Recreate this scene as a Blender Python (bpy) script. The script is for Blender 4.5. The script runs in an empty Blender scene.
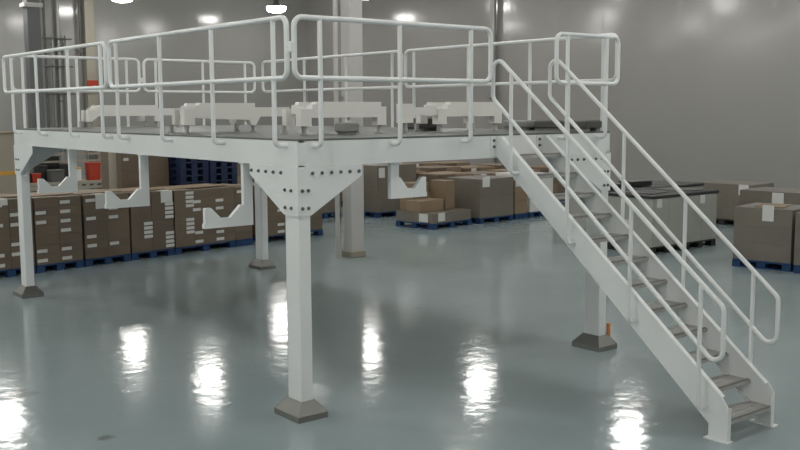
import bpy, math, random
from mathutils import Vector, Matrix
random.seed(7)
R = math.radians
COL = bpy.context.scene.collection
sc = bpy.context.scene
sc.view_settings.view_transform = 'Standard'
sc.view_settings.look = 'None'
sc.view_settings.gamma = 1.0
sc.view_settings.exposure = 0.0
sc.view_settings.use_curve_mapping = False

# ------------------------------------------------------------------ materials
def mat(name, col, rough=0.5, metal=0.0, var=0.06, scale=3.0, bump=0.0, bscale=40.0, coat=0.0, spec=0.5):
    m = bpy.data.materials.new(name); m.use_nodes = True
    nt = m.node_tree; n = nt.nodes; l = nt.links
    b = n['Principled BSDF']
    b.inputs['Roughness'].default_value = rough
    b.inputs['Metallic'].default_value = metal
    b.inputs['Specular IOR Level'].default_value = spec
    if coat: b.inputs['Coat Weight'].default_value = coat; b.inputs['Coat Roughness'].default_value = 0.12
    tc = n.new('ShaderNodeTexCoord')
    ns = n.new('ShaderNodeTexNoise'); ns.inputs['Scale'].default_value = scale; ns.inputs['Detail'].default_value = 4
    l.new(tc.outputs['Object'], ns.inputs['Vector'])
    mx = n.new('ShaderNodeMix'); mx.data_type = 'RGBA'
    mx.inputs[6].default_value = tuple(c*(1-var) for c in col)+(1,)
    mx.inputs[7].default_value = tuple(min(1, c*(1+var)) for c in col)+(1,)
    l.new(ns.outputs['Fac'], mx.inputs[0]); l.new(mx.outputs[2], b.inputs['Base Color'])
    if bump:
        nb = n.new('ShaderNodeTexNoise'); nb.inputs['Scale'].default_value = bscale
        l.new(tc.outputs['Object'], nb.inputs['Vector'])
        bp = n.new('ShaderNodeBump'); bp.inputs['Strength'].default_value = bump; bp.inputs['Distance'].default_value = 0.01
        l.new(nb.outputs['Fac'], bp.inputs['Height']); l.new(bp.outputs['Normal'], b.inputs['Normal'])
    return m

WHITE = mat('white_paint', (0.80, 0.82, 0.82), 0.38, var=0.03, scale=2)
CREAM = mat('cream_white_paint', (0.80, 0.79, 0.755), 0.45, var=0.03, scale=2)
COVER = mat('brushed_steel', (0.235, 0.235, 0.22), 0.42, metal=0.7, var=0.12, scale=5)
BOLT = mat('dark_steel', (0.16, 0.16, 0.16), 0.45, metal=0.4)
DECK = mat('deck_plate', (0.14, 0.15, 0.143), 0.5, metal=0.3, var=0.15, scale=4, bump=0.5, bscale=60)
TREADM = mat('galvanised_grip', (0.43, 0.42, 0.405), 0.5, metal=0.1, var=0.25, scale=12, bump=0.3, bscale=80)
GREY = mat('grey_metal', (0.30, 0.30, 0.29), 0.4, metal=0.4)
DKGREY = mat('dark_grey_rubber', (0.10, 0.098, 0.092), 0.55)
BLACK = mat('black_plastic', (0.022, 0.023, 0.024), 0.45, var=0.2)
BLUE = mat('blue_plastic', (0.010, 0.047, 0.14), 0.42, var=0.15, scale=6)
NAVY = mat('navy_plastic', (0.012, 0.026, 0.075), 0.4, var=0.2, scale=8)
RED = mat('red_plastic', (0.40, 0.035, 0.012), 0.45, var=0.08)
ORANGE = mat('orange_paint', (0.60, 0.22, 0.05), 0.5)
YELLOW = mat('yellow_tape', (0.62, 0.33, 0.05), 0.5)
PAPER = mat('paper', (0.66, 0.66, 0.64), 0.7, var=0.04)
BEIGE = mat('beige_paint', (0.33, 0.30, 0.24), 0.5, var=0.06)
WRAPG = mat('grey_wrap', (0.36, 0.36, 0.33), 0.3, var=0.10, scale=3, bump=0.25, bscale=9, coat=0.3)
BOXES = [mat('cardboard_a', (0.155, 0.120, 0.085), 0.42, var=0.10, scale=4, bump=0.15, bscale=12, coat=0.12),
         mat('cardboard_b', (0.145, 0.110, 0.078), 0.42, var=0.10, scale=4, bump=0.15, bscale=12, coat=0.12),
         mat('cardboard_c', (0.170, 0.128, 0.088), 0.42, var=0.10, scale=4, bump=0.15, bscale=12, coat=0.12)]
TAN = [mat('tan_cardboard_a', (0.26, 0.19, 0.125), 0.6, var=0.08), mat('tan_cardboard_b', (0.23, 0.17, 0.11), 0.6, var=0.08)]
WRAPB = [mat('wrapped_cardboard_a', (0.185, 0.165, 0.134), 0.32, var=0.10, scale=3, bump=0.3, bscale=9, coat=0.35),
         mat('wrapped_cardboard_b', (0.175, 0.156, 0.127), 0.32, var=0.10, scale=3, bump=0.3, bscale=9, coat=0.35)]
PILAR = mat('column_paint', (0.52, 0.51, 0.49), 0.5, var=0.03)
DKCOL = mat('dark_column_paint', (0.13, 0.135, 0.135), 0.5, var=0.08)

def lamp_mat():
    m = bpy.data.materials.new('lamp_lens'); m.use_nodes = True
    nt = m.node_tree; nt.nodes.clear()
    e = nt.nodes.new('ShaderNodeEmission'); o = nt.nodes.new('ShaderNodeOutputMaterial')
    e.inputs['Color'].default_value = (1.0, 0.975, 0.935, 1); e.inputs['Strength'].default_value = LAMP
    nt.links.new(e.outputs[0], o.inputs[0]); return m
LAMP = 42.0
LENS = lamp_mat()

def floor_mat():
    m = bpy.data.materials.new('epoxy_floor'); m.use_nodes = True
    nt = m.node_tree; n = nt.nodes; l = nt.links; b = n['Principled BSDF']
    tc = n.new('ShaderNodeTexCoord')
    n1 = n.new('ShaderNodeTexNoise'); n1.inputs['Scale'].default_value = 0.45; n1.inputs['Detail'].default_value = 5
    l.new(tc.outputs['Object'], n1.inputs['Vector'])
    cr = n.new('ShaderNodeValToRGB'); l.new(n1.outputs['Fac'], cr.inputs[0])
    cr.color_ramp.elements[0].position = 0.3; cr.color_ramp.elements[0].color = (0.265, 0.335, 0.346, 1)
    cr.color_ramp.elements[1].position = 0.75; cr.color_ramp.elements[1].color = (0.320, 0.388, 0.397, 1)
    # two scuffed spots on the epoxy
    last = cr.outputs[0]
    for (sx, sy, rad, c) in [(-1.79, 2.47, 0.16, (0.17, 0.16, 0.14, 1)), (-1.59, 0.67, 0.07, (0.15, 0.16, 0.15, 1)), (4.05, 3.23, 0.05, (0.17, 0.18, 0.175, 1))]:
        mp = n.new('ShaderNodeVectorMath'); mp.operation = 'DISTANCE'; mp.inputs[1].default_value = (sx, sy, 0)
        l.new(tc.outputs['Object'], mp.inputs[0])
        nn = n.new('ShaderNodeTexNoise'); nn.inputs['Scale'].default_value = 9
        l.new(tc.outputs['Object'], nn.inputs['Vector'])
        ad = n.new('ShaderNodeMath'); ad.operation = 'MULTIPLY_ADD'; ad.inputs[1].default_value = rad*2.2; l.new(nn.outputs['Fac'], ad.inputs[0]); l.new(mp.outputs['Value'], ad.inputs[2])
        mr = n.new('ShaderNodeMapRange'); mr.inputs['From Min'].default_value = rad*1.5; mr.inputs['From Max'].default_value = rad*2.4
        mr.inputs['To Min'].default_value = 0.7; mr.inputs['To Max'].default_value = 0.0
        l.new(ad.outputs[0], mr.inputs['Value'])
        mx = n.new('ShaderNodeMix'); mx.data_type = 'RGBA'; l.new(mr.outputs[0], mx.inputs[0]); l.new(last, mx.inputs[6]); mx.inputs[7].default_value = c
        last = mx.outputs[2]
    l.new(last, b.inputs['Base Color'])
    n2 = n.new('ShaderNodeTexNoise'); n2.inputs['Scale'].default_value = 1.3; n2.inputs['Detail'].default_value = 6
    l.new(tc.outputs['Object'], n2.inputs['Vector'])
    mr = n.new('ShaderNodeMapRange'); mr.inputs['To Min'].default_value = 0.08; mr.inputs['To Max'].default_value = 0.135
    l.new(n2.outputs['Fac'], mr.inputs['Value']); l.new(mr.outputs[0], b.inputs['Roughness'])
    n3 = n.new('ShaderNodeTexNoise'); n3.inputs['Scale'].default_value = 4.5; n3.inputs['Detail'].default_value = 3
    l.new(tc.outputs['Object'], n3.inputs['Vector'])
    bp = n.new('ShaderNodeBump'); bp.inputs['Strength'].default_value = 0.27; bp.inputs['Distance'].default_value = 0.012
    l.new(n3.outputs['Fac'], bp.inputs['Height']); l.new(bp.outputs['Normal'], b.inputs['Normal'])
    b.inputs['Specular IOR Level'].default_value = 0.32
    return m

def wall_mat(name, col, axis):
    m = bpy.data.materials.new(name); m.use_nodes = True
    nt = m.node_tree; n = nt.nodes; l = nt.links; b = n['Principled BSDF']
    tc = n.new('ShaderNodeTexCoord'); sp = n.new('ShaderNodeSeparateXYZ'); l.new(tc.outputs['Object'], sp.inputs[0])
    v = sp.outputs[axis]
    def groove(pitch, width):
        a = n.new('ShaderNodeMath'); a.operation = 'DIVIDE'; a.inputs[1].default_value = pitch; l.new(v, a.inputs[0])
        f = n.new('ShaderNodeMath'); f.operation = 'FRACT'; l.new(a.outputs[0], f.inputs[0])
        s = n.new('ShaderNodeMath'); s.operation = 'SUBTRACT'; s.inputs[1].default_value = 0.5; l.new(f.outputs[0], s.inputs[0])
        ab = n.new('ShaderNodeMath'); ab.operation = 'ABSOLUTE'; l.new(s.outputs[0], ab.inputs[0])
        mr = n.new('ShaderNodeMapRange'); mr.inputs['From Min'].default_value = 0.0; mr.inputs['From Max'].default_value = width/pitch
        l.new(ab.outputs[0], mr.inputs['Value']); return mr.outputs[0]
    big = groove(1.15, 0.02)
    small = groove(0.29, 0.10)
    mul = n.new('ShaderNodeMath'); mul.operation = 'MULTIPLY_ADD'; mul.inputs[1].default_value = 0.25
    l.new(small, mul.inputs[0]); l.new(big, mul.inputs[2])
    bp = n.new('ShaderNodeBump'); bp.inputs['Strength'].default_value = 0.25; bp.inputs['Distance'].default_value = 0.006
    l.new(mul.outputs[0], bp.inputs['Height']); l.new(bp.outputs['Normal'], b.inputs['Normal'])
    ns = n.new('ShaderNodeTexNoise'); ns.inputs['Scale'].default_value = 0.5; l.new(tc.outputs['Object'], ns.inputs['Vector'])
    mx = n.new('ShaderNodeMix'); mx.data_type = 'RGBA'
    mx.inputs[6].default_value = tuple(c*0.96 for c in col)+(1,); mx.inputs[7].default_value = tuple(c*1.04 for c in col)+(1,)
    l.new(ns.outputs['Fac'], mx.inputs[0]); l.new(mx.outputs[2], b.inputs['Base Color'])
    b.inputs['Roughness'].default_value = 0.15
    return m

# ------------------------------------------------------------------ mesh builder
class MB:
    def __init__(s): s.v = []; s.f = []; s.sm = []
    def add(s, vs, fs, smooth=False):
        o = len(s.v); s.v += [tuple(v) for v in vs]
        for f in fs: s.f.append([i+o for i in f]); s.sm.append(smooth)
        return s
    def box(s, x0, x1, y0, y1, z0, z1, b=0.0):
        if b <= 0:
            vs = [(x0,y0,z0),(x1,y0,z0),(x1,y1,z0),(x0,y1,z0),(x0,y0,z1),(x1,y0,z1),(x1,y1,z1),(x0,y1,z1)]
            return s.add(vs, [(0,3,2,1),(4,5,6,7),(0,1,5,4),(1,2,6,5),(2,3,7,6),(3,0,4,7)])
        # bevelled: rings of 8
        def ring(z, i):
            a0, a1, c0, c1 = x0+i, x1-i, y0+i, y1-i
            return [(a0+b,c0,z),(a1-b,c0,z),(a1,c0+b,z),(a1,c1-b,z),(a1-b,c1,z),(a0+b,c1,z),(a0,c1-b,z),(a0,c0+b,z)]
        vs = ring(z0, b)+ring(z0+b, 0)+ring(z1-b, 0)+ring(z1, b)
        fs = [tuple(range(7, -1, -1)), tuple(range(24, 32))]
        for k in range(3):
            for i in range(8): fs.append((k*8+i, k*8+(i+1) % 8, k*8+8+(i+1) % 8, k*8+8+i))
        return s.add(vs, fs)
    def prism(s, pts, axis, a, b):
        """polygon pts (u,v) extruded along axis ('x': u=y v=z; 'y': u=x v=z; 'z': u=x v=y) from a to b"""
        ar = sum(pts[i][0]*pts[(i+1) % len(pts)][1]-pts[(i+1) % len(pts)][0]*pts[i][1] for i in range(len(pts)))
        if ar < 0: pts = pts[::-1]
        def P(p, t): return (t, p[0], p[1]) if axis == 'x' else ((p[0], t, p[1]) if axis == 'y' else (p[0], p[1], t))
        n = len(pts); vs = [P(p, a) for p in pts]+[P(p, b) for p in pts]
        flip = (axis == 'y') != (a > b)
        fs = [tuple(range(n-1, -1, -1)), tuple(range(n, 2*n))]+[(i, (i+1) % n, n+(i+1) % n, n+i) for i in range(n)]
        if flip: fs = [f[::-1] for f in fs]
        return s.add(vs, fs)
    def lathe(s, prof, c=(0,0,0), n=24, smooth=True):
        vs = []; fs = []
        for (r, z) in prof:
            for i in range(n):
                a = 2*math.pi*i/n; vs.append((c[0]+r*math.cos(a), c[1]+r*math.sin(a), c[2]+z))
        for k in range(len(prof)-1):
            for i in range(n): fs.append((k*n+i, k*n+(i+1) % n, (k+1)*n+(i+1) % n, (k+1)*n+i))
        s.add(vs, fs, smooth)
        s.add([vs[i] for i in range(n)], [tuple(range(n-1, -1, -1))])
        s.add([vs[-n+i] for i in range(n)], [tuple(range(n))])
        return s
    def cyl(s, p, q, r, n=12):
        return s.tube([p, q], r, n)
    def tube(s, pts, r, n=10, closed=False):
        pts = [Vector(p) for p in pts]; m = len(pts)
        T = []
        for i in range(m):
            if closed: t = pts[(i+1) % m]-pts[i-1]
            else: t = pts[min(i+1, m-1)]-pts[max(i-1, 0)]
            T.append(t.normalized())
        up = Vector((0, 0, 1)) if abs(T[0].z) < 0.9 else Vector((1, 0, 0))
        nrm = (up-T[0]*up.dot(T[0])).normalized()
        vs = []
        for i in range(m):
            nrm = (nrm-T[i]*nrm.dot(T[i])).normalized(); bn = T[i].cross(nrm)
            for k in range(n):
                a = 2*math.pi*k/n; vs.append(pts[i]+r*(math.cos(a)*nrm+math.sin(a)*bn))
        fs = []
        for i in range(m if closed else m-1):
            j = (i+1) % m
            for k in range(n): fs.append((i*n+k, i*n+(k+1) % n, j*n+(k+1) % n, j*n+k))
        s.add(vs, fs, True)
        if not closed:
            s.add([vs[k] for k in range(n)], [tuple(range(n-1, -1, -1))]); s.add([vs[(m-1)*n+k] for k in range(n)], [tuple(range(n))])
        return s
    def build(s, name, m, parent=None, loc=(0,0,0), rz=0.0, **tags):
        me = bpy.data.meshes.new(name); me.from_pydata(s.v, [], s.f)
        me.polygons.foreach_set('use_smooth', s.sm); me.update(); me.materials.append(m)
        o = bpy.data.objects.new(name, me); COL.objects.link(o)
        o.location = loc; o.rotation_euler = (0, 0, rz)
        if parent is not None: o.parent = parent
        for k, v in tags.items(): o[k] = v
        return o

def fillet(poly, rad, closed=True, seg=6):
    """round the corners of a 3-D polyline"""
    poly = [Vector(p) for p in poly]; n = len(poly); out = []
    for i, p in enumerate(poly):
        if not closed and i in (0, n-1): out.append(p); continue
        a = (poly[i-1]-p); b = (poly[(i+1) % n]-p)
        la, lb = a.length, b.length; a.normalize(); b.normalize()
        ang = a.angle(b); d = min(rad/math.tan(ang/2), la*0.45, lb*0.45); rr = d*math.tan(ang/2)
        c = p+(a+b).normalized()*(rr/math.sin(ang/2))
        s0 = p+a*d-c; s1 = p+b*d-c
        for k in range(seg+1):
            t = k/seg; v = (s0.normalized().slerp(s1.normalized(), t)*rr) if s0.angle(s1) > 1e-4 else s0
            out.append(c+v)
    return out

def empty(name, label, cat, loc=(0,0,0), rz=0.0, group=None):
    o = bpy.data.objects.new(name, None); COL.objects.link(o); o.location = loc; o.rotation_euler = (0,0,rz)
    o.empty_display_size = 0.2
    o['label'] = label; o['category'] = cat
    if group: o['group'] = group
    return o
def tag(o, label, cat, group=None):
    o['label'] = label; o['category'] = cat
    if group: o['group'] = group
    return o
def copy_tree(o, parent=None):
    c = o.copy(); COL.objects.link(c)
    if parent is not None: c.parent = parent
    for ch in list(o.children): copy_tree(ch, c)
    return c

# ------------------------------------------------------------------ room shell
XL, XR, YB, YF, ZC = -12.0, 24.0, 36.4, -14.0, 8.6
MB().box(XL, XR+0.3, YF, YB, -0.2, 0.0).build('floor', floor_mat(), kind='structure')
MB().box(XL, XR+0.3, YF, YB, ZC, ZC+0.2).build('ceiling', mat('ceiling_paint', (0.45, 0.45, 0.43), 0.7), kind='structure')
WB = wall_mat('wall_panel_back', (0.315, 0.311, 0.297), 0)
WR = wall_mat('wall_panel_right', (0.315, 0.303, 0.290), 1)
WR2 = wall_mat('wall_panel_near', (0.315, 0.309, 0.298), 1)
MB().box(XL-0.2, XR+0.5, YB, YB+0.3, 0, ZC).build('wall_back', WB, kind='structure')
MB().box(XR, XR+0.3, 15.7, YB, 0, ZC).build('wall_right', WR, kind='structure')
MB().box(XR-0.12, XR+0.3, YF, 15.7, 0, ZC).build('wall_right_near', WR2, kind='structure')
MB().box(XL-0.3, XL, YF, YB, 0, ZC).build('wall_left', wall_mat('wall_panel_left', (0.75, 0.75, 0.73), 1), kind='structure')
MB().box(XL-0.2, XR+0.5, YF-0.3, YF, 0, ZC).build('wall_front', wall_mat('wall_panel_front', (0.75, 0.75, 0.73), 0), kind='structure')

# ------------------------------------------------------------------ ceiling lights
def make_light():
    t = empty('ceiling_light', 'x', 'ceiling light', (0,0,0), group='high-bay lamps in a grid under the ceiling')
    MB().lathe([(0.455,-0.02),(0.46,0.02),(0.30,0.06),(0.16,0.10),(0.13,0.14),(0.13,0.40)], n=20).build('housing', DKGREY, t)
    MB().lathe([(0.10,-0.30),(0.26,-0.285),(0.37,-0.25),(0.43,-0.19),(0.455,-0.10),(0.45,-0.02)], n=20).build('lens', LENS, t)
    MB().cyl((0,0,0.40),(0,0,ZC-7.66), 0.015, 6).build('hanger_rod', GREY, t)
    return t
rows = [33.06-7.015*k for k in range(7)]
cols = [20.09-7.59*k for k in range(5)]
RW = ['row nearest the back wall', 'second row from the back wall', 'third row from the back wall', 'fourth row from the back wall',
      'fifth row from the back wall', 'sixth row from the back wall', 'seventh row from the back wall', 'eighth row from the back wall']
CW = ['closest to the right wall', 'second from the right wall', 'third from the right wall', 'fourth from the right wall', 'fifth from the right wall']
src = None
for i, y in enumerate(rows):
    for j, x in enumerate(cols):
        if src is None: o = src = make_light()
        else: o = copy_tree(src)
        o.location = (x, y, 7.66)
        o['label'] = 'round ceiling lamp in the %s, %s' % (RW[i], CW[j])

# ------------------------------------------------------------------ mezzanine platform
Lx, Ly, H = 4.26, 7.90, 2.549
WX, WY, BH = 0.131, 0.229, 0.24
plat = empty('mezzanine_platform', 'white steel mezzanine platform with guardrails on square columns over the glossy floor', 'platform')
MB().box(0.005, Lx-0.005, 0.005, Ly-0.005, H-0.012, H+0.006).build('deck', DECK, plat)
# perimeter beams (channels: web outside, flanges inside)
def beam(x0, x1, y0, y1, side):
    m = MB(); t = 0.012; fl = 0.075
    z0, z1 = H-BH, H-0.013
    if side == 'w':   m.box(x0, x0+t, y0, y1, z0, z1).box(x0+t, x0+fl, y0, y1, z0, z0+t).box(x0+t, x0+fl, y0, y1, z1-t, z1)
    if side == 'e':   m.box(x1-t, x1, y0, y1, z0, z1).box(x1-fl, x1-t, y0, y1, z0, z0+t).box(x1-fl, x1-t, y0, y1, z1-t, z1)
    if side == 's':   m.box(x0, x1, y0, y0+t, z0, z1).box(x0, x1, y0+t, y0+fl, z0, z0+t).box(x0, x1, y0+t, y0+fl, z1-t, z1)
    if side == 'n':   m.box(x0, x1, y1-t, y1, z0, z1).box(x0, x1, y1-fl, y1-t, z0, z0+t).box(x0, x1, y1-fl, y1-t, z1-t, z1)
    m.build('beam', WHITE, plat)
beam(0, 0.1, 0, Ly, 'w'); beam(Lx-0.1, Lx, 0, Ly, 'e'); beam(0.013, Lx-0.013, 0, 0.1, 's'); beam(0.013, Lx-0.013, Ly-0.1, Ly, 'n')
for y in (1.30, 2.62, 3.95, 5.27, 6.58):
    m = MB(); z0, z1 = H-BH+0.02, H-0.013
    m.box(0.08, Lx-0.08, y-0.005, y+0.005, z0, z1).box(0.08, Lx-0.08, y-0.04, y+0.04, z0, z0+0.01).box(0.08, Lx-0.08, y-0.04, y+0.04, z1-0.01, z1)
    m.build('joist', WHITE, plat)
# columns
def bolt(parent, p, n, r=0.017):
    n = Vector(n); p = Vector(p)
    m = MB().tube([p-n*0.002, p+n*0.006], r, 12).tube([p+n*0.005, p+n*0.019], r*0.62, 6)
    m.build('bolt', BOLT, parent)
def column(cx, cy):           # outer min corner
    m = MB().box(cx+0.0015, cx+WX-0.0015, cy+0.0015, cy+WY-0.0015, 0.0, H-0.016, 0.006)
    c = m.build('column', WHITE, plat)
    e = 0.095; zt = 0.165; zl = 0.055
    k = MB()
    o = [(cx-e, cy-e), (cx+WX+e, cy-e), (cx+WX+e, cy+WY+e), (cx-e, cy+WY+e)]
    i = [(cx-0.006, cy-0.006), (cx+WX+0.006, cy-0.006), (cx+WX+0.006, cy+WY+0.006), (cx-0.006, cy+WY+0.006)]
    vs = [(x, y, 0.0) for x, y in o]+[(x, y, zl) for x, y in o]+[(x, y, zt) for x, y in i]+[(x, y, 0.0) for x, y in i]
    fs = []
    for a in range(4):
        b = (a+1) % 4
        fs += [(a, b, 4+b, 4+a), (4+a, 4+b, 8+b, 8+a), (8+a, 8+b, 12+b, 12+a)]
    k.add(vs, fs)
    cv = k.build('base_cover', COVER, c, label='brushed steel pyramid cover around the column foot')
    # bright folded corner seam of the cover
    for a in range(4):
        p0 = Vector((o[a][0], o[a][1], zl)); p1 = Vector((i[a][0], i[a][1], zt))
        MB().tube([p0, p1], 0.004, 6).build('corner_seam', GREY, c)
    return c
XC, YD = Lx-WX, Ly-WY
cA = column(0, 0); cB = column(0, YD); cC = column(XC, 0); cD = column(XC, YD)
# gusset plates: triangles flush with the outer faces
ZB = H-BH
def gusset(axis, a, dirn, fix, nrm, L, row, colb):
    """axis the gusset runs along; a = column face coordinate; row = first/last beam bolt; colb = two column bolt offsets from the outer corner"""
    cw = WX if axis == 'x' else WY
    th = 0.010
    corner = a-dirn*cw
    ce = corner-dirn*(th if axis == 'x' else 0.0)
    pts = [(ce, ZB-0.001), (a+dirn*L, ZB-0.001), (a+dirn*L, ZB-0.10), (a, ZB-0.44), (ce, ZB-0.44)]
    hi = fix+nrm*th
    g = MB().prism(pts, 'y' if axis == 'x' else 'x', fix, hi).build('gusset_plate', WHITE, plat)
    def P(u, z): return (u, hi, z) if axis == 'x' else (hi, u, z)
    N = (0, nrm, 0) if axis == 'x' else (nrm, 0, 0)
    for k in range(row[2] if row else 0): bolt(g, P(corner+dirn*(row[0]+(row[1]-row[0])*k/(row[2]-1)), ZB-0.062), N)
    for z in (ZB-0.215, ZB-0.374):
        for u in colb: bolt(g, P(corner+dirn*u, z), N)
    return g
GY = dict(L=0.60, row=(0.262, 0.79, 5), colb=(0.095, 0.20)); GX = dict(L=0.57, row=(0.15, 0.665, 6), colb=(0.038, 0.102))
gusset('y', WY, 1, 0, -1, **GY); gusset('x', WX, 1, 0, -1, **GX)
gusset('y', YD, -1, 0, -1, L=0.60, row=None, colb=(0.095, 0.20)); gusset('x', XC, -1, 0, -1, **GX)
gusset('x', WX, 1, Ly, 1, **GX); gusset('x', XC, -1, Ly, 1, **GX)
gusset('y', WY, 1, Lx, 1, **GY); gusset('y', YD, -1, Lx, 1, **GY)
MB().prism([(WX, ZB), (WX+0.50, ZB), (WX, ZB-0.40)], 'y', YD+0.02, YD+0.03).build('gusset_plate', WHITE, plat)

# guardrails -----------------------------------------------------------------
SO, RT, RM = 0.12, H+1.07, H+0.545
TR = 0.024
def guard(axis, fix, nrm, a, b, posts, dz=0.0):
    RT, RM = H+1.06+dz, H+0.54+dz
    def P(u, z, off=0.0): return (u, fix+off, z) if axis == 'x' else (fix+off, u, z)
    loop = fillet([P(a, RM), P(b, RM), P(b, RT), P(a, RT)], 0.08)
    g = MB().tube(loop, TR, 10, closed=True).build('guardrail', WHITE, plat)
    for u in posts:
        path = [P(u, RT), P(u, H-0.055), P(u, H-0.055, -nrm*(SO+0.004))]
        MB().tube(fillet(path, 0.05, closed=False), TR*0.92, 10).build('post', WHITE, g)
        q = Vector(P(u, H-0.055, -nrm*(SO-0.012)))
    return g
gA = guard('y', -SO, -1, -0.045, 3.845, [0.18, 1.328, 2.49, 3.65])
guard('y', -SO, -1, 3.965, 7.83, [4.125, 5.21, 6.42, 7.48])
gS = guard('x', -SO, -1, -0.092, 2.239, [0.175, 1.07, 1.97])
guard('x', -SO, -1, 3.21, Lx-0.03, [3.385, 4.03])
gN = guard('x', Ly+SO, 1, 0.05, 2.085, [0.21, 1.05, 1.87], 0.035); guard('x', Ly+SO, 1, 2.172, 4.25, [2.377, 3.238, 4.06], 0.035)
guard('y', Lx+SO, 1, 3.99, 7.95, [7.60, 6.6, 5.4, 4.218], 0.05); guard('y', Lx+SO, 1, 0.02, 3.90, [3.71, 2.55, 1.40, 0.22], 0.05)
# bolted link between panels
MB().tube([(-SO, -0.045, H+0.80), (-0.092, -SO, H+0.80)], 0.018, 8).box(-0.135, -0.08, -0.135, -0.075, H+0.76, H+0.85, 0.006).build('link_plate', WHITE, gA)
MB().box(2.085, 2.172, Ly+SO-0.01, Ly+SO+0.01, H+0.72, H+0.80).build('link_plate', WHITE, gN)

# hanging V-cradle brackets under the deck ----------------------------------
def hanger(x, y, s, zb, L=0.53):
    """x = outer side of the post, arm reaching L along s"""
    pw = 0.10; th = 0.05; zt = H-BH-0.001
    q = L/0.53
    pts = [(0, zb), (L, zb), (L, zb+0.045), (L-0.012*q, zb+0.05), (L-0.012*q, zb+0.195), (L-0.075*q, zb+0.195), (L-0.18*q, zb+0.09), (L-0.28*q, zb+0.09), (L-0.395*q, zb+0.205), (pw, zb+0.205), (pw, zt), (0, zt)]
    pts = [(x+s*p[0], p[1]) for p in pts]
    m = MB().prism(pts, 'y', y-th/2, y+th/2)
    xc = x+s*pw/2
    m.box(xc-0.045, xc+0.045, y-0.07, y+0.07, zt-0.012, zt)
    return m.build('hanger_bracket', WHITE, plat)
CAMP = Vector((-4.722617, -7.389003, 2.814668))
hanger(0.12, 1.03, -1, 1.695); hanger(0.12, 3.42, -1, 1.705); hanger(0.14, 5.76, -1, 1.725)
hanger(1.10, 0.09, 1, 1.955, 0.455)

# ------------------------------------------------------------------ staircase
st = empty('staircase', 'white steel staircase with grip treads leading up to the platform deck', 'staircase', (0,0,0))
XS0, XS1 = 2.43, 3.15
def stringer(xo, s):
    # web at xo (outer face), flanges inward (direction s)
    def zt(y): return 2.595+0.800*y
    def zb(y): return 2.342+0.838*y
    web = [(-0.008, 2.535), (-0.008, zb(-0.008)), (-2.64, zb(-2.64)), (-2.64, 0.012), (-2.825, 0.012), (-2.825, 0.30), (-2.80, 0.335), (-2.76, zt(-2.76)), (-0.075, 2.535)]
    m = MB().prism(web, 'x', xo, xo+s*0.012)
    # top flange strip and bottom flange strip
    def strip(y0, z0, y1, z1, t):
        d = Vector((0, y1-y0, z1-z0)).normalized(); nn = Vector((0, -d.z, d.y))*t
        m.prism([(y0, z0), (y1, z1), (y1+nn.y, z1+nn.z), (y0+nn.y, z0+nn.z)], 'x', xo+s*0.012, xo+s*0.05)
    strip(-0.08, zt(-0.08)-0.001, -2.76, zt(-2.76)-0.001, 0.010)
    strip(-0.02, zb(-0.02)+0.001, -2.63, zb(-2.63)+0.001, -0.010)
    m.box(min(xo+s*0.012, xo+s*0.05), max(xo+s*0.012, xo+s*0.05), -2.825, -2.815, 0.012, 0.295)
    o = m.build('stringer', WHITE, st)
    x0, x1 = (xo-0.035, xo+0.05) if s > 0 else (xo-0.05, xo+0.035)
    MB().box(x0, x1, -2.85, -2.615, 0.0, 0.012).build('foot_plate', WHITE, o)
    # end plate bolted to the platform beam
    xe0, xe1 = (xo-0.075, xo+0.02) if s > 0 else (xo-0.11, xo+0.002)
    ep = MB().box(xe0, xe1, -0.009, -0.0015, 2.33, 2.535).build('end_plate', WHITE, o)
    for z in (2.425, 2.49): bolt(o, ((xe0+0.045) if s > 0 else xe0+0.04, -0.009, z), (0, -1, 0), 0.016)
    return o
sL = stringer(XS0, 1); sR = stringer(XS1, -1)
for k in range(1, 13):
    z = 0.196*k-0.014; yf = -2.822+0.2315*(k-1); dp = 0.262
    x0, x1 = XS0+0.0125, XS1-0.0125
    m = MB()
    n = 4
    for i in range(n):
        a = yf+dp*i/n; b = yf+dp*(i+1)/n-0.006
        m.box(x0, x1, a, b, z-0.006, z)
        if i == 0: m.box(x0, x1, a, a+0.004, z-0.030, z-0.006)
    tr = m.build('tread', TREADM, st)
    t = MB()
    nt_ = 26
    for i in range(nt_):
        xx = x0+0.03+(x1-x0-0.06)*i/(nt_-1)
        t.prism([(xx-0.009, z), (xx+0.009, z), (xx+0.005, z+0.013), (xx-0.005, z+0.013)], 'y', yf+0.001, yf+0.022)
    t.build('serrated_nosing', PAPER if False else GREY, tr)
def handrail(xr, off_to, y0, y1, posts, zl):
    # closed loop parallel to the stair
    zt = lambda y: zl[0]+zl[1]*y
    zm = lambda y: zl[2]+zl[3]*y
    a, b = y0, y1
    loop = fillet([(xr, a, zm(a)), (xr, a, zt(a)), (xr, b, zt(b)), (xr, b, zm(b)-0.0)], 0.085)
    h = MB().tube(loop, TR*0.86, 10, closed=True).build('handrail', WHITE, st)
    for y in posts:
        zb = 2.375+0.838*y+0.075
        p = [(xr, y, zt(y)), (xr, y, zb), (off_to, y, zb)]
        MB().tube(fillet(p, 0.045, closed=False), TR*0.82, 10).build('post', WHITE, h)
    return h
handrail(2.32, XS0+0.004, -0.075, -2.825, [-0.335, -1.095, -1.855, -2.60], (3.447, 0.804, 2.985, 0.834))
handrail(3.30, XS1-0.004, 0.055, -2.735, [-0.215, -0.975, -1.73, -2.48], (3.385, 0.825, 2.897, 0.835))

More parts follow.
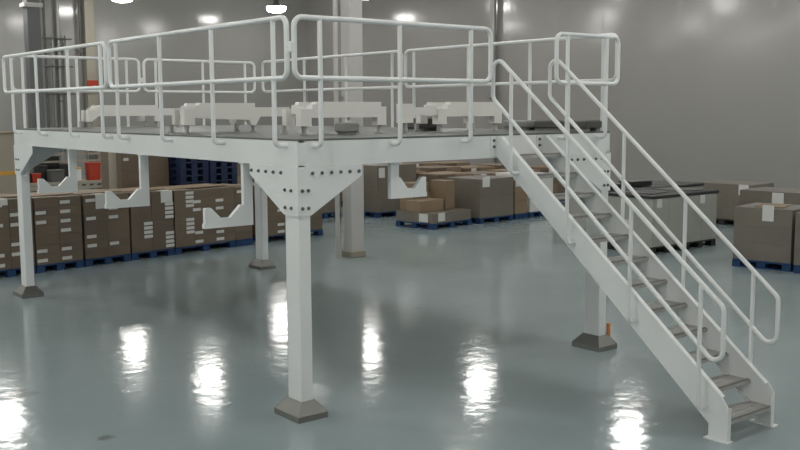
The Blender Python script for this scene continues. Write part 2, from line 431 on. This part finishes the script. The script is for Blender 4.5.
# ------------------------------------------------------------------ frames and objects on the deck
ZD = H+0.006
def support_frame(x, y, L, label, feet=(0.13, 0.12), h=0.165, fh=0.085, steps=(0.14, 0.20), chamf='r', posts=(0.2, 0.8), rails=(0, 0)):
    t = empty('support_frame', label, 'frame', (x, y, ZD), group='white machine support frames on the deck')
    zb = 0.092
    a, b = feet
    pts = [(0, zb), (a, zb), (a, zb+fh), ]
    if chamf == 'r': pts += [(L-b-0.03, zb+fh*0.6), (L-b, zb-0.01), (L-b*0.5, zb-0.01), (L, zb+fh)]
    elif chamf == 'l': pts = [(0.0, zb), (0.05, zb), (a+0.03, zb+fh), (L-b, zb+fh), (L-b, zb), (L, zb)]
    else: pts += [(L-b, zb+fh), (L-b, zb), (L, zb)]
    top = zb+fh+h
    pts += [(L, top-0.05), (L-0.07, top-0.05), (L-0.07, top), (steps[1], top), (steps[1]-0.02, top-0.03), (steps[0], top-0.03), (steps[0], top-0.075), (0, top-0.075)]
    MB().prism(pts, 'y', -0.05, 0.05).build('frame_beam', CREAM, t)
    MB().prism([(p[0]*0.85+0.08, p[1]) for p in pts], 'y', 0.36, 0.44).build('frame_beam', CREAM, t)
    if rails[1]:
        MB().box(L+0.001, L+rails[1], -0.03, 0.03, top-0.16, top-0.05).build('tie_rail', CREAM, t)
        MB().lathe([(0.045, 0), (0.045, 0.012), (0.028, 0.014), (0.028, top-0.16)], (L+rails[1]-0.06, 0, 0), 12).build('pedestal', GREY, t)
    if rails[0]:
        MB().box(-rails[0], -0.001, -0.03, 0.03, top-0.15, top-0.06).build('tie_rail', CREAM, t)
        MB().box(-rails[0]-0.16, -rails[0]-0.001, -0.05, 0.05, zb+0.02, top-0.02).build('end_block', CREAM, t)
        MB().lathe([(0.045, 0), (0.045, 0.012), (0.028, 0.014), (0.028, zb+0.019)], (-rails[0]-0.08, 0, 0), 12).build('pedestal', GREY, t)
    for k in (0.14, L-0.2):
        MB().box(k, k+0.07, 0.051, 0.359, top-0.13, top-0.05).build('cross_tie', CREAM, t)
    for k in posts:
        for yy in (0.0, 0.40):
            zt_ = zb+0.005 if (k*L < a or k*L > L-b) else zb+fh*0.55
            MB().lathe([(0.045, 0), (0.045, 0.012), (0.028, 0.014), (0.028, zt_)], (k*L, yy, 0), 12).build('pedestal', GREY, t)
    return t
support_frame(0.83, 7.1, 1.18, 'white stepped support frame farthest left on the deck', chamf='l', posts=(0.05, 0.94), rails=(0, 0.35))
support_frame(0.30, 2.85, 0.98, 'white stepped support frame with slanted foot, left of the rail corner', chamf='r', posts=(0.05, 0.93), rails=(0, 0.42))
support_frame(0.76, 1.16, 1.10, 'white support frame with two square feet on the deck, in front of the building column', chamf='', posts=(0.06, 0.94))
support_frame(2.55, 1.10, 1.00, 'white support frame on the deck nearest the stair head', chamf='', posts=(0.06, 0.94), rails=(0.36, 0))

def deck_box(name, x0, x1, y0, y1, h, m, label, cat):
    t = empty(name, label, cat, ((x0+x1)/2, (y0+y1)/2, ZD))
    w, d = (x1-x0)/2, (y1-y0)/2
    MB().box(-w, w, -d, d, 0.03, h, 0.015).build('body', m, t)
    MB().box(-w+0.03, -w+0.09, -d+0.02, d-0.02, 0, 0.03).build('skid', GREY, t)
    MB().box(w-0.09, w-0.03, -d+0.02, d-0.02, 0, 0.03).build('skid', GREY, t)
    return t
deck_box('steel_case', 3.93, 4.21, 0.07, 0.46, 0.125, DKGREY, 'dark grey low steel case on the deck corner beside the stair head', 'case')
deck_box('steel_case', 3.93, 4.21, 0.49, 0.90, 0.125, DKGREY, 'dark grey low steel case on the deck, second from the corner', 'case')
deck_box('steel_case', 3.90, 4.18, 1.0, 1.40, 0.12, GREY, 'light grey low steel case on the deck behind the stair handrail', 'case')
deck_box('motor_box', 2.72, 3.10, 1.60, 1.95, 0.155, DKGREY, 'dark grey motor box on the deck under the rightmost white frame', 'motor')
deck_box('motor_box', 1.02, 1.20, 0.70, 0.90, 0.13, GREY, 'small grey motor box on the deck before the middle white frame', 'motor')

# ------------------------------------------------------------------ building columns and pipes
def h_column(x, y, w, m, label, base=True):
    t = empty('building_column', label, 'column', (x, y, 0))
    h = w/2
    MB().box(-h, h, -h, h, 0, ZC, 0.012).build('shaft', m, t)
    MB().box(-h-0.02, h+0.02, -h-0.02, h+0.02, 0, 0.12, 0.01).build('base_curb', BEIGE, t)
    return t
bc = h_column(6.27, 7.86, 0.30, PILAR, 'pale square building column rising through the hall just behind the platform')
MB().cyl((-0.30, 0.10, 0.0), (-0.30, 0.10, ZC), 0.045, 12).build('conduit_pipe', PILAR, bc)
MB().box(-0.30, -0.15, 0.08, 0.12, 3.0, 3.06).box(-0.30, -0.15, 0.08, 0.12, 5.0, 5.06).build('pipe_clamp', GREY, bc)
dc = h_column(6.35, 26.0, 0.42, DKCOL, 'dark grey building column at the far left above the platform rail')
MB().box(-0.3, 0.3, -0.25, 0.25, 6.2, 6.34, 0.01).build('top_plate', PILAR, dc)
wc = h_column(12.18, 36.15, 0.42, BEIGE, 'beige column against the back wall carrying the red alarm box')
rb = empty('alarm_box', 'small red alarm box mounted on the beige column at the back wall', 'alarm', (12.18, 35.93, 4.0))
MB().box(-0.24, 0.24, -0.12, 0.02, -0.16, 0.16, 0.02).build('body', RED, rb)
MB().box(-0.17, 0.17, -0.10, 0.02, -0.34, -0.28).build('bracket', BOLT, rb)
def pipe(x, y, z0, z1, r, m, label):
    t = empty('pipe', label, 'pipe', (x, y, z0))
    MB().cyl((0,0,0), (0,0,z1-z0), r, 12).build('tube', m, t)
    for z in (1.0, 3.2, 5.4):
        if z0 < z < z1: MB().lathe([(r+0.03, 0), (r+0.03, 0.08)], (0,0,z-z0), 12).build('collar', BOLT, t)
    return t
pipe(10.25, 36.2, 0, ZC, 0.06, DKGREY, 'thin dark pipe on the back wall right beside the dark column')
pipe(10.85, 36.2, 0, ZC, 0.08, GREY, 'grey pipe on the back wall between the dark and beige columns')
pipe(11.80, 36.1, 5.2, ZC, 0.06, DKGREY, 'short dark pipe coming down along the beige column')
pipe(23.8, 22.25, 0, ZC, 0.13, GREY, 'tall grey pipe on the right wall above the stair side rail')
wr = empty('wall_rack', 'dark horizontal pipe rails on the back wall beside the dark column', 'rack', (10.85, 36.05, 0))
for z in (3.55, 4.75, 5.95): MB().cyl((-0.75, 0, z), (0.55, 0, z), 0.035, 8).build('rail', DKGREY, wr)
for xx in (-0.3, 0.3): MB().box(xx-0.03, xx+0.03, 0.03, 0.19, 1.4, 6.1).build('upright', GREY, wr)

# ------------------------------------------------------------------ pallets
def pallet_parts(t, w, d, h, m):
    MB().box(-w/2, w/2, -d/2, d/2, h-0.035, h, 0.008).build('top_deck', m, t)
    for k in (-1, 0, 1):
        mb = MB()
        for q in (-1, 0, 1):
            mb.box(k*(w/2-0.075)-0.075, k*(w/2-0.075)+0.075, q*(d/2-0.075)-0.075, q*(d/2-0.075)+0.075, 0.02, h-0.035)
        mb.box(k*(w/2-0.075)-0.075, k*(w/2-0.075)+0.075, -d/2, d/2, 0.0, 0.02)
        mb.build('runner', m, t)
def pallet(x, y, rz, w, d, label, m=None, h=0.14, group='blue plastic pallets under the loads'):
    t = empty('pallet', label, 'pallet', (x, y, 0), rz, group)
    pallet_parts(t, w, d, h, m or BLUE); return t

# flaps lying loose on the top of a load: thin sheets
def sheet(x, y, z, rz, w, d, label, m):
    o = MB().box(-w/2, w/2, -d/2, d/2, 0, 0.012).build('cardboard_sheet', m, loc=(x, y, z), rz=rz)
    return tag(o, label, 'cardboard')

# ------------------------------------------------------------------ left row of carton stacks
A = R(9.5); DX, DY = math.cos(A), math.sin(A); PX, PY = 0.214, 9.68
def row_pt(s, back=0.0): return (PX+s*DX-back*DY, PY+s*DY+back*DX)
Z0 = 0.14
CG = 'brown cartons in the long row of pallet stacks'
lay_w = ['bottom', 'second', 'third', 'fourth', 'fifth', 'sixth', 'top']
def carton(s0, s1, z0, z1, depth, label, labs, m, back=0.0, paper=None):
    """labs: list of (fraction along, z) for small white labels on the front face"""
    w = s1-s0; c = row_pt((s0+s1)/2, back)
    t = empty('carton', label, 'carton', (c[0], c[1], z0), A, CG)
    hh = z1-z0-0.0012
    b = MB().box(-w/2+0.0012, w/2-0.0012, 0, depth, 0, hh, 0.0025)
    b.build('box', m, t)
    MB().box(-w/2+0.004, w/2-0.004, depth*0.46, depth*0.54, hh-0.001, hh+0.0012).build('sealing_tape', TAN[0], t)
    for (fr, z) in labs:
        MB().box(-w/2+fr*w-0.095, -w/2+fr*w+0.095, -0.004, 0.0005, z-0.029, z+0.029).build('shipping_label', PAPER, t)
    if paper:
        fr, pw, hang = paper
        xx = -w/2+fr*w
        MB().prism([(0.16, hh+0.001), (0.16, hh+0.006), (-0.007, hh+0.006), (-0.012, hh-hang), (-0.007, hh-hang), (-0.002, hh+0.001)], 'x', xx-pw/2, xx+pw/2).build('folded_paper', PAPER, t)
    return t
# columns of cartons: (s0, s1, kind, label column position, description)
columns = [
    (-0.22, 0.20, 'flat', 0.5, 'leftmost column of the row'),
    (0.205, 0.63, 'flat', 0.25, 'column partly behind the far left leg'),
    (0.66, 1.10, 'flat', 0.25, 'column just right of the far left leg'),
    (1.10, 1.55, 'flat', 0.30, 'fourth column from the left'),
    (1.60, 2.055, 'flat', 0.30, 'column left of the second hanging cradle'),
    (2.055, 2.53, 'flat', 0.30, 'column below the second hanging cradle'),
    (2.57, 3.02, 'tall', 0.82, 'column below the second cradle post'),
    (3.025, 3.51, 'tall', 0.82, 'column with folded white paper on top'),
    (3.55, 4.01, 'tall', 0.78, 'column left of the third hanging cradle'),
    (4.015, 5.02, 'wide', 0.5, 'wide column behind the third hanging cradle'),
    (5.025, 5.48, 'flat', 0.35, 'column behind the post of the third hanging cradle'),
    (5.78, 6.60, 'flat', 0.6, 'column between back leg and corner leg'),
    (6.605, 7.50, 'flat', 0.3, 'rightmost column, beside the building column'),
]
skip = {0: {2, 3, 5}, 1: {0, 3, 6}, 2: {2, 3, 6}, 3: {0 if False else 2}, 4: {0, 3, 5}, 5: {0, 2, 3, 6}, 10: {0, 1, 5}, 11: {2}, 12: {1, 4}}
for ci, (s0, s1, kind, lp, desc) in enumerate(columns):
    sm = (s0+s1)/2
    top = 1.335-0.020*max(0, sm)
    mm = BOXES[ci % 3]
    if kind in ('flat', 'wide'):
        n = 7; hh = (top-Z0)/n
        for k in range(n):
            labs = []
            if kind == 'flat' and k not in skip.get(ci, ()): labs = [(lp, hh*0.42)]
            if kind == 'wide':
                labs = {0: [(0.10, .07), (0.62, .07)], 1: [(0.10, .09), (0.62, .06)], 2: [(0.62, .1)], 3: [], 4: [(0.62, .07), (.06, .08)], 5: [(0.62, .07), (0.06, .08)], 6: []}[k]
            pp = None
            if k == 6 and ci == 0: pp = (0.6, 0.3, 0.10)
            if k == 6 and ci == 4: pp = (0.74, 0.20, 0.26)
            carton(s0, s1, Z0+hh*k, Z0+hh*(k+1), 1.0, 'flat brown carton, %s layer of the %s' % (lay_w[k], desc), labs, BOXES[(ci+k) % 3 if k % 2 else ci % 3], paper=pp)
    else:
        n = 2; hh = (top-Z0)/n
        for k in range(n):
            c = {6: [None, .72], 7: [.33, .33], 8: [.66, .72]}[ci][1-k] if True else None
            labs = []
            if c is not None: labs = [(lp, hh*c+dz) for dz in (-0.125, -0.042, 0.041, 0.124)]
            pp = (0.70, 0.26, 0.22) if (ci == 7 and k == 1) else None
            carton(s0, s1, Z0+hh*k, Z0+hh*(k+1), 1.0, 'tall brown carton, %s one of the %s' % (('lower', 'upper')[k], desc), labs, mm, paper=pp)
tops = {}
pl = [(-0.24, 0.64, 'leftmost blue pallet under the carton row'), (0.66, 1.56, 'blue pallet beside the far left platform leg'),
      (1.59, 2.54, 'blue pallet under the cartons below the second cradle'), (2.56, 3.52, 'blue pallet under the tall labelled cartons'),
      (3.54, 5.03, 'wide blue pallet under the cartons behind the third cradle'), (5.05, 5.50, 'narrow blue pallet left of the back leg'),
      (5.77, 7.52, 'blue pallet seen between the back leg and the corner leg')]
shs = ['at the far left end of the row', 'beside the far left platform leg', 'below the second cradle', 'of the tall labelled columns', 'behind the third cradle', 'just left of the back leg', '']
for (s0, s1, lb), sh in zip(pl, shs):
    c = row_pt((s0+s1)/2, 0.5)
    pallet(c[0], c[1], A, s1-s0, 1.0, lb)
    if (s0+s1)/2 < 6:
        zt_ = max(1.335-0.020*max(0, (q0+q1)/2) for (q0, q1, *_r) in columns if q0 >= s0-0.05 and q1 <= s1+0.05)
        c2 = row_pt((s0+s1)/2, 0.60)
        sheet(c2[0], c2[1], zt_+0.003, A, s1-s0-0.03, 0.72, 'tan cardboard sheet covering the cartons %s' % sh, TAN[int(s0*7) % 2])

# ------------------------------------------------------------------ wrapped loads
def load(x, y, rz, w, d, h, nx, ny, nz, mats, label, name='wrapped_carton_load', z=0.14, papers=(), lid=None, group='wrapped carton loads on pallets', tape=True, cat='carton load'):
    """x,y = near corner (min local x, min local y)"""
    t = empty(name, label, cat, (x, y, z), rz, group)
    for i in range(nx):
        for j in range(ny):
            for k in range(nz):
                jx = random.uniform(-0.004, 0.004)
                a0, a1 = w*i/nx+0.0006, w*(i+1)/nx-0.0006
                b0, b1 = d*j/ny+0.0006, d*(j+1)/ny-0.0006
                MB().box(a0, a1, b0, b1, h*k/nz, h*(k+1)/nz-0.001, 0.004).build('carton', mats[(i+j+k) % len(mats)], t)
    for (face, u, zt, pw, ph) in papers:
        if face == 'f':   # hangs over the front (min y) edge
            MB().box(u-pw/2, u+pw/2, -0.008, -0.001, zt-ph, zt).build('paper_label', PAPER, t)
        else:
            MB().box(-0.008, -0.001, u-pw/2, u+pw/2, zt-ph, zt).build('paper_label', PAPER, t)
    if lid:
        m, lh = lid
        MB().box(-0.03, w+0.03, -0.03, d+0.03, h+0.001, h+lh, 0.012).build('lid', m, t)
    return t
# centre group
load(10.69, 12.94, R(2), 1.38, 1.1, 1.22, 1, 1, 2, WRAPB, 'wrapped brown carton load behind the right hanging cradle', papers=[('f', 0.17, 1.16, 0.2, 0.26)])
pallet(10.69+0.67, 12.94+0.57, R(2), 1.38, 1.1, 'blue pallet under the load behind the right hanging cradle')
load(9.15, 13.75, R(2), 1.0, 1.0, 1.06, 1, 1, 2, WRAPB, 'wrapped brown carton load just right of the building column', papers=[('f', 0.75, 1.05, 0.22, 0.28)])
pallet(9.15+0.48, 13.75+0.52, R(2), 1.0, 1.0, 'blue pallet right of the building column')
load(7.85, 13.60, R(2), 1.15, 1.0, 1.08, 2, 2, 4, BOXES, 'brown carton load just left of the building column', papers=[('f', 0.9, 1.0, 0.2, 0.2)])
pallet(7.85+0.56, 13.6+0.52, R(2), 1.15, 1.0, 'blue pallet left of the building column')
# low load with loose cartons
load(10.15, 10.05, R(8), 1.40, 1.20, 0.24, 2, 2, 1, WRAPB, 'low flat carton load with two white papers, front of the centre loads',
     papers=[('l', 0.30, 0.22, 0.28, 0.20), ('f', 0.30, 0.24, 0.24, 0.20)])
cx, cy = 10.15+0.70*math.cos(R(8))-0.60*math.sin(R(8)), 10.05+0.70*math.sin(R(8))+0.60*math.cos(R(8))
pallet(cx, cy, R(8), 1.42, 1.22, 'wide blue pallet under the low carton load')
def loose(x, y, z, rz, w, d, h, label, m):
    t = empty('carton', label, 'carton', (x, y, z), rz, 'loose cartons on the low load')
    MB().box(-w/2, w/2, -d/2, d/2, 0, h, 0.006).build('box', m, t)
    MB().box(-w/2+0.01, w/2-0.01, -0.03, 0.03, h-0.0005, h+0.0015).build('sealing_tape', TAN[1], t)
    return t
loose(10.47, 10.72, 0.382, R(8), 0.85, 0.45, 0.27, 'long tan carton lying on the back left of the low load', TAN[0])
loose(11.12, 10.83, 0.382, R(8), 0.34, 0.5, 0.70, 'upright tan carton on the back right of the low load', TAN[1])
loose(10.50, 11.17, 0.382, R(8), 0.62, 0.38, 0.66, 'tan carton standing behind the long carton on the low load', TAN[1])
load(11.79, 10.20, R(4), 1.25, 1.15, 0.96, 1, 1, 2, WRAPB, 'large wrapped carton block with white paper on top, left of the stair', papers=[('f', 0.22, 1.02, 0.26, 0.26)])
pallet(11.79+0.58, 10.2+0.61, R(4), 1.25, 1.15, 'blue pallet under the large wrapped block left of the stair')
load(13.15, 10.35, R(4), 0.5, 1.2, 0.86, 1, 2, 3, TAN, 'narrow brown carton load beside the wrapped block at the stair', papers=[('f', 0.1, 0.9, 0.16, 0.2)])
pallet(13.15+0.22, 10.35+0.6, R(4), 0.5, 1.2, 'narrow blue pallet at the foot of the brown carton load by the stair')
load(13.75, 10.40, R(4), 0.95, 1.2, 0.98, 2, 2, 2, [PAPER], 'white wrapped load seen behind the upper stair stringer', name='white_load')
pallet(13.75+0.44, 10.4+0.62, R(4), 0.95, 1.2, 'blue pallet under the white load behind the stair')
# rows of loads further back
names = ['first', 'second', 'third', 'fourth', 'fifth', 'sixth']
for r_, (y, xs, zt) in enumerate([(12.2, [12.15, 13.5, 14.85, 16.2], 0.95), (14.0, [12.1, 13.45, 14.8, 16.15], 0.96), (16.2, [10.2, 11.6, 13.0, 14.4, 15.8], 0.98), (18.6, [10.6, 12.0, 13.4, 14.8, 16.2], 0.97), (21.5, [11.5, 13.0, 14.5, 16.0, 17.5], 0.98)]):
    for q, x in enumerate(xs):
        hh = zt+random.uniform(-0.05, 0.06)
        load(x, y, R(random.uniform(-2, 3)), 1.2, 1.0, hh, 2, 2, 2, [TAN[(r_+q) % 2], BOXES[q % 3]], 'brown carton load, row %s behind the centre loads, %s from the left' % (['one','two','three','four','five'][r_], names[q]), papers=[('f', 0.3, hh, 0.2, 0.2)] if (q+r_) % 2 else ())
        pallet(x+0.6, y+0.5, 0, 1.2, 1.0, 'blue pallet, row %s behind the centre loads, %s from the left' % (['one','two','three','four','five'][r_], names[q]))
        if (q+r_) % 3 == 0:
            sheet(x+0.6, y+0.5, 0.141+hh, R(random.uniform(-6, 6)), 1.15, 0.9, 'tan cardboard sheet on the %s load of row %s behind the centre loads' % (names[q], ['one','two','three','four','five'][r_]), TAN[q % 2])

# right group: grey wrapped loads with black lids
for q, x in enumerate([10.78, 11.86]):
    lbl = ['left', 'right'][q]
    load(x, 4.30, 0, 1.06, 1.12, 0.94, 2, 2, 1, [WRAPG], 'pale grey wrapped load with black lid, front %s one behind the stair rails' % lbl, name='wrapped_grey_load',
         z=0.14, papers=[('f', (0.22, 0.55)[q], 0.93, 0.16, 0.17)] + ([('l', 0.6, 0.5, 0.10, 0.14)] if q == 0 else []), lid=(BLACK, 0.06), group='grey loads with black lids', cat='wrapped load')
    pallet(x+0.53, 4.30+0.56, 0, 1.06, 1.12, 'black pallet under the front %s grey load behind the stair' % lbl, m=BLACK, group='black pallets under the grey loads')
for q in range(3):
    load(11.0+1.14*q, 5.62, 0, 1.05, 1.05, 0.94, 1, 2, 1, [WRAPG], 'grey load with black lid in the second row, %s from the left' % names[q], name='wrapped_grey_load', lid=(BLACK, 0.06), group='grey loads with black lids', cat='wrapped load')
    pallet(11.0+1.14*q+0.525, 5.62+0.525, 0, 1.05, 1.05, 'black pallet under the second row of grey loads, %s from the left' % names[q], m=BLACK, group='black pallets under the grey loads')
sheet(11.3, 4.90, 1.1425, R(14), 0.75, 0.7, 'black sheet lying askew on the front left grey load', BLACK)
sheet(11.6, 6.15, 1.1425, R(-12), 0.8, 0.6, 'dark sheet lying on the second row of grey loads', DKGREY)
sheet(12.4, 4.9, 1.1425, R(-9), 0.7, 0.75, 'dark sheet lying askew on the front right grey load', DKGREY)

for q, (x, y, d) in enumerate([(11.35, 5.85, 'left'), (12.5, 6.05, 'right')]):
    cr_ = empty('plastic_crate', 'low black plastic crate on the second row of grey loads, %s one' % d, 'crate', (x, y, 1.155), R(5-9*q))
    MB().box(-0.3, 0.3, -0.2, 0.2, 0, 0.09, 0.01).build('body', BLACK, cr_)
    MB().box(-0.32, 0.32, -0.22, 0.22, 0.091, 0.11, 0.006).build('rim', DKGREY, cr_)
# far right carton loads
ang = math.atan2(1.516-2.514, 10.958-10.786)
load(10.97, 1.52, R(9.8), 1.0, 1.03, 0.93, 1, 1, 3, WRAPB, 'wrapped carton load with white paper on top, at the right edge', papers=[('l', 0.42, 0.99, 0.20, 0.28)])
pallet(10.97+0.40, 1.52+0.59, R(9.8), 1.0, 1.04, 'blue pallet under the carton load at the right edge')
load(11.06, 0.44, R(9), 1.0, 1.0, 0.9, 2, 2, 3, WRAPB, 'carton load cut off by the right edge of the picture')
pallet(11.06+0.42, 0.44+0.57, R(9), 1.0, 1.0, 'blue pallet under the load cut off by the right edge')
load(13.9, 3.0, R(4), 1.1, 1.35, 0.96, 1, 2, 3, WRAPB, 'brown carton load standing behind the wrapped load at the right edge', papers=[('l', 0.5, 0.94, 0.25, 0.22)])
pallet(13.9+0.5, 3.0+0.70, R(4), 1.1, 1.35, 'blue pallet behind the right edge load')
load(16.2, 5.55, R(4), 1.1, 1.5, 0.86, 1, 2, 3, WRAPB, 'shiny wrapped load far behind between the grey loads and the right edge load', papers=[('l', 0.2, 0.86, 0.25, 0.25)])
pallet(16.2+0.5, 5.55+0.78, R(4), 1.1, 1.5, 'black pallet far behind between the grey loads and the right edge load', m=BLACK, group='black pallets under the grey loads')
sheet(11.4, 2.15, 1.0725, R(20), 0.7, 0.5, 'tan cardboard flap lying on the right edge carton load', TAN[1])

# ------------------------------------------------------------------ behind the left row
load(3.42, 12.05, A, 0.62, 0.8, 1.85, 1, 1, 4, BOXES, 'tall brown carton stack behind the second hanging cradle', papers=[('f', 0.1, 1.70, 0.12, 0.06)], name='tall_carton_stack')
pallet(3.42+0.25, 12.05+0.45, A, 0.62, 0.8, 'blue pallet under the tall carton stack')
load(4.06, 12.16, A, 0.5, 0.8, 1.85, 1, 1, 4, BOXES, 'tall brown carton stack left of the navy pallet piles', name='tall_carton_stack')
pallet(4.06+0.18, 12.16+0.44, A, 0.5, 0.8, 'blue pallet under the carton stack left of the navy piles')
o = MB().cyl((0,0,0), (0,0,2.1), 0.075, 14).lathe([(0.13, 0), (0.13, 0.02)], (0,0,0), 14).build('safety_post', BEIGE, loc=(3.20, 12.0, 0))
tag(o, 'beige post left of the tall brown carton stacks', 'post')
src = None
for q, (x, y) in enumerate([(4.95, 12.35), (5.72, 12.46)]):
    for k in range(13):
        if src is None:
            src = empty('plastic_pallet', 'x', 'pallet', (0,0,0), A, 'navy plastic pallets in two tall piles'); pallet_parts(src, 0.74, 0.8, 0.142, NAVY); o = src
        else: o = copy_tree(src)
        o.location = (x, y, 0.1425*k)
        o['label'] = 'navy plastic pallet, %s in the %s dark pile behind the carton row' % (['bottom one', 'second up', 'third up', 'fourth up', 'fifth up', 'sixth up', 'seventh up', 'eighth up', 'ninth up', 'tenth up', 'eleventh up', 'twelfth up', 'topmost'][k], ['left', 'right'][q])
# grey cabinet at the far left
cb = empty('storage_cabinet', 'tall pale grey cabinet at the far left edge behind the carton row', 'cabinet', (1.35, 13.5, 0), R(5))
MB().box(-0.55, 0.32, -0.3, 0.3, 0.05, 2.36, 0.01).build('body', BEIGE, cb)
MB().box(-0.53, -0.12, -0.32, -0.301, 0.1, 2.1).build('door', BEIGE, cb); MB().box(-0.10, 0.30, -0.32, -0.301, 0.1, 2.1).build('door', BEIGE, cb)
MB().box(-0.50, 0.30, -0.326, -0.3205, 1.52, 1.60).build('tape_strip', YELLOW, cb)
MB().box(-0.55, 0.32, -0.3, 0.3, 0, 0.05).build('plinth', DKGREY, cb)
MB().box(-0.57, 0.34, -0.32, 0.32, 2.361, 2.39).build('top_board', TAN[0], cb)
# packing bench
bench = empty('packing_bench', 'long beige packing bench with an overhead rail behind the carton row', 'bench', (4.0, 17.4, 0))
MB().box(-1.9, 1.9, -0.4, 0.4, 0.98, 1.05, 0.006).build('worktop', BEIGE, bench)
MB().box(-1.88, 1.88, -0.41, -0.4005, 0.86, 0.975).build('front_panel', BEIGE, bench)
hz = MB()
for k in range(12): hz.prism([(-0.6+0.2*k, 0.93), (-0.5+0.2*k, 0.93), (-0.46+0.2*k, 0.97), (-0.56+0.2*k, 0.97)], 'y', -0.414, -0.4105)
hz.build('hazard_strip', BLACK, bench)
for x in (-1.85, 1.85):
    for y in (-0.36, 0.36): MB().box(x-0.03, x+0.03, y-0.03, y+0.03, 0, 0.98).build('leg', GREY, bench)
for x in (-1.3, -0.55, 0.2, 1.2): MB().box(x-0.03, x+0.03, 0.32, 0.38, 1.05, 1.75).build('upright', GREY, bench)
for z in (1.50, 1.68): MB().box(-1.35, 1.6, 0.29, 0.32, z, z+0.05).build('rail', BEIGE, bench)
BZ = 1.0505
rbn = empty('storage_bin', 'bright red plastic bin standing on the packing bench', 'bin', (4.80, 17.2, BZ))
m = MB().prism([(-0.135, 0), (0.135, 0), (0.15, 0.42), (-0.15, 0.42)], 'y', -0.14, 0.14); m.build('body', RED, rbn)
MB().box(-0.165, 0.165, -0.155, 0.155, 0.421, 0.45, 0.008).build('rim', RED, rbn)
rb2 = empty('storage_bin', 'small rust red bin on the left end of the packing bench', 'bin', (3.35, 17.25, BZ))
MB().prism([(-0.09, 0), (0.09, 0), (0.11, 0.2), (-0.11, 0.2)], 'y', -0.1, 0.1).build('body', RED, rb2); MB().box(-0.12, 0.12, -0.11, 0.11, 0.201, 0.225).build('rim', RED, rb2)
def crate(x, y, w, d, h, m, label, name='equipment_box', cat='box', lidm=None):
    t = empty(name, label, cat, (x, y, BZ))
    MB().box(-w/2, w/2, -d/2, d/2, 0, h*0.86, 0.01).build('body', m, t)
    MB().box(-w/2-0.01, w/2+0.01, -d/2-0.01, d/2+0.01, h*0.861, h, 0.01).build('lid', lidm or m, t)
crate(3.05, 17.3, 0.30, 0.3, 0.26, BLACK, 'black equipment box at the left end of the packing bench', lidm=DKGREY)
crate(3.86, 17.25, 0.34, 0.3, 0.30, DKGREY, 'dark grey equipment box in the middle of the packing bench')
crate(4.38, 17.3, 0.22, 0.25, 0.34, CREAM, 'cream box left of the red bin on the packing bench', lidm=YELLOW)
crate(5.32, 17.35, 0.14, 0.14, 0.36, PAPER, 'white bottle-shaped container right of the red bin', name='white_container', cat='container')
crate(5.12, 17.1, 0.14, 0.2, 0.46, BLACK, 'black scanner stand right of the red bin', name='scanner_stand', cat='equipment', lidm=DKGREY)
crate(5.56, 17.2, 0.12, 0.15, 0.40, PAPER, 'white container at the right end of the packing bench', name='white_container', cat='container')
crate(3.62, 17.55, 0.22, 0.2, 0.40, BLACK, 'tall black box at the back of the bench beside the rust red bin')
crate(4.19, 17.6, 0.24, 0.2, 0.42, BLACK, 'black box at the back of the bench left of the cream box')
crate(2.62, 17.3, 0.40, 0.3, 0.34, TAN[1], 'tan carton at the far left end of the packing bench')
for (x, w_, h_, m_, lb_) in [(3.15, 0.5, 0.75, DKGREY, 'left'), (3.95, 0.6, 0.65, BLACK, 'middle'), (5.5, 0.55, 0.8, DKGREY, 'right')]:
    tb = empty('tool_cabinet', 'dark cabinet standing on the floor behind the packing bench, %s one' % lb_, 'cabinet', (x, 18.3, 0))
    MB().box(-w_/2, w_/2, -0.25, 0.25, 0.04, 1.0+h_, 0.01).build('body', m_, tb)
    MB().box(-w_/2+0.02, w_/2-0.02, -0.265, -0.2505, 0.1, 0.95+h_).build('door', m_, tb)
    MB().box(-w_/2+0.04, w_/2-0.04, -0.2, 0.2, 0, 0.04).build('plinth', BLACK, tb)
# orange marker post behind the right column foot
op = empty('marker_post', 'short orange marker post behind the steel foot of the right platform column', 'post', (4.425, 0.10, 0))
MB().box(-0.018, 0.018, -0.018, 0.018, 0.012, 0.26, 0.004).build('stake', ORANGE, op); MB().box(-0.05, 0.05, -0.05, 0.05, 0, 0.012).build('foot', BOLT, op)

# ------------------------------------------------------------------ world and camera
w = bpy.data.worlds.new('world'); sc.world = w; w.use_nodes = True
w.node_tree.nodes['Background'].inputs[0].default_value = (0.5, 0.5, 0.5, 1); w.node_tree.nodes['Background'].inputs[1].default_value = 0.02
cam = bpy.data.cameras.new('camera'); co = bpy.data.objects.new('camera', cam); COL.objects.link(co)
cam.sensor_width = 36.0; cam.lens = 982.504*36/800; cam.clip_end = 200
rt = Vector((0.782096, -0.623144, -0.0042495)); up = Vector((0.0761433, 0.0887933, 0.9931354)); fw = Vector((0.6184886, 0.7770508, -0.1168930))
mw = Matrix((( rt.x, up.x, -fw.x, CAMP.x), (rt.y, up.y, -fw.y, CAMP.y), (rt.z, up.z, -fw.z, CAMP.z), (0, 0, 0, 1)))
co.matrix_world = mw
sc.camera = co
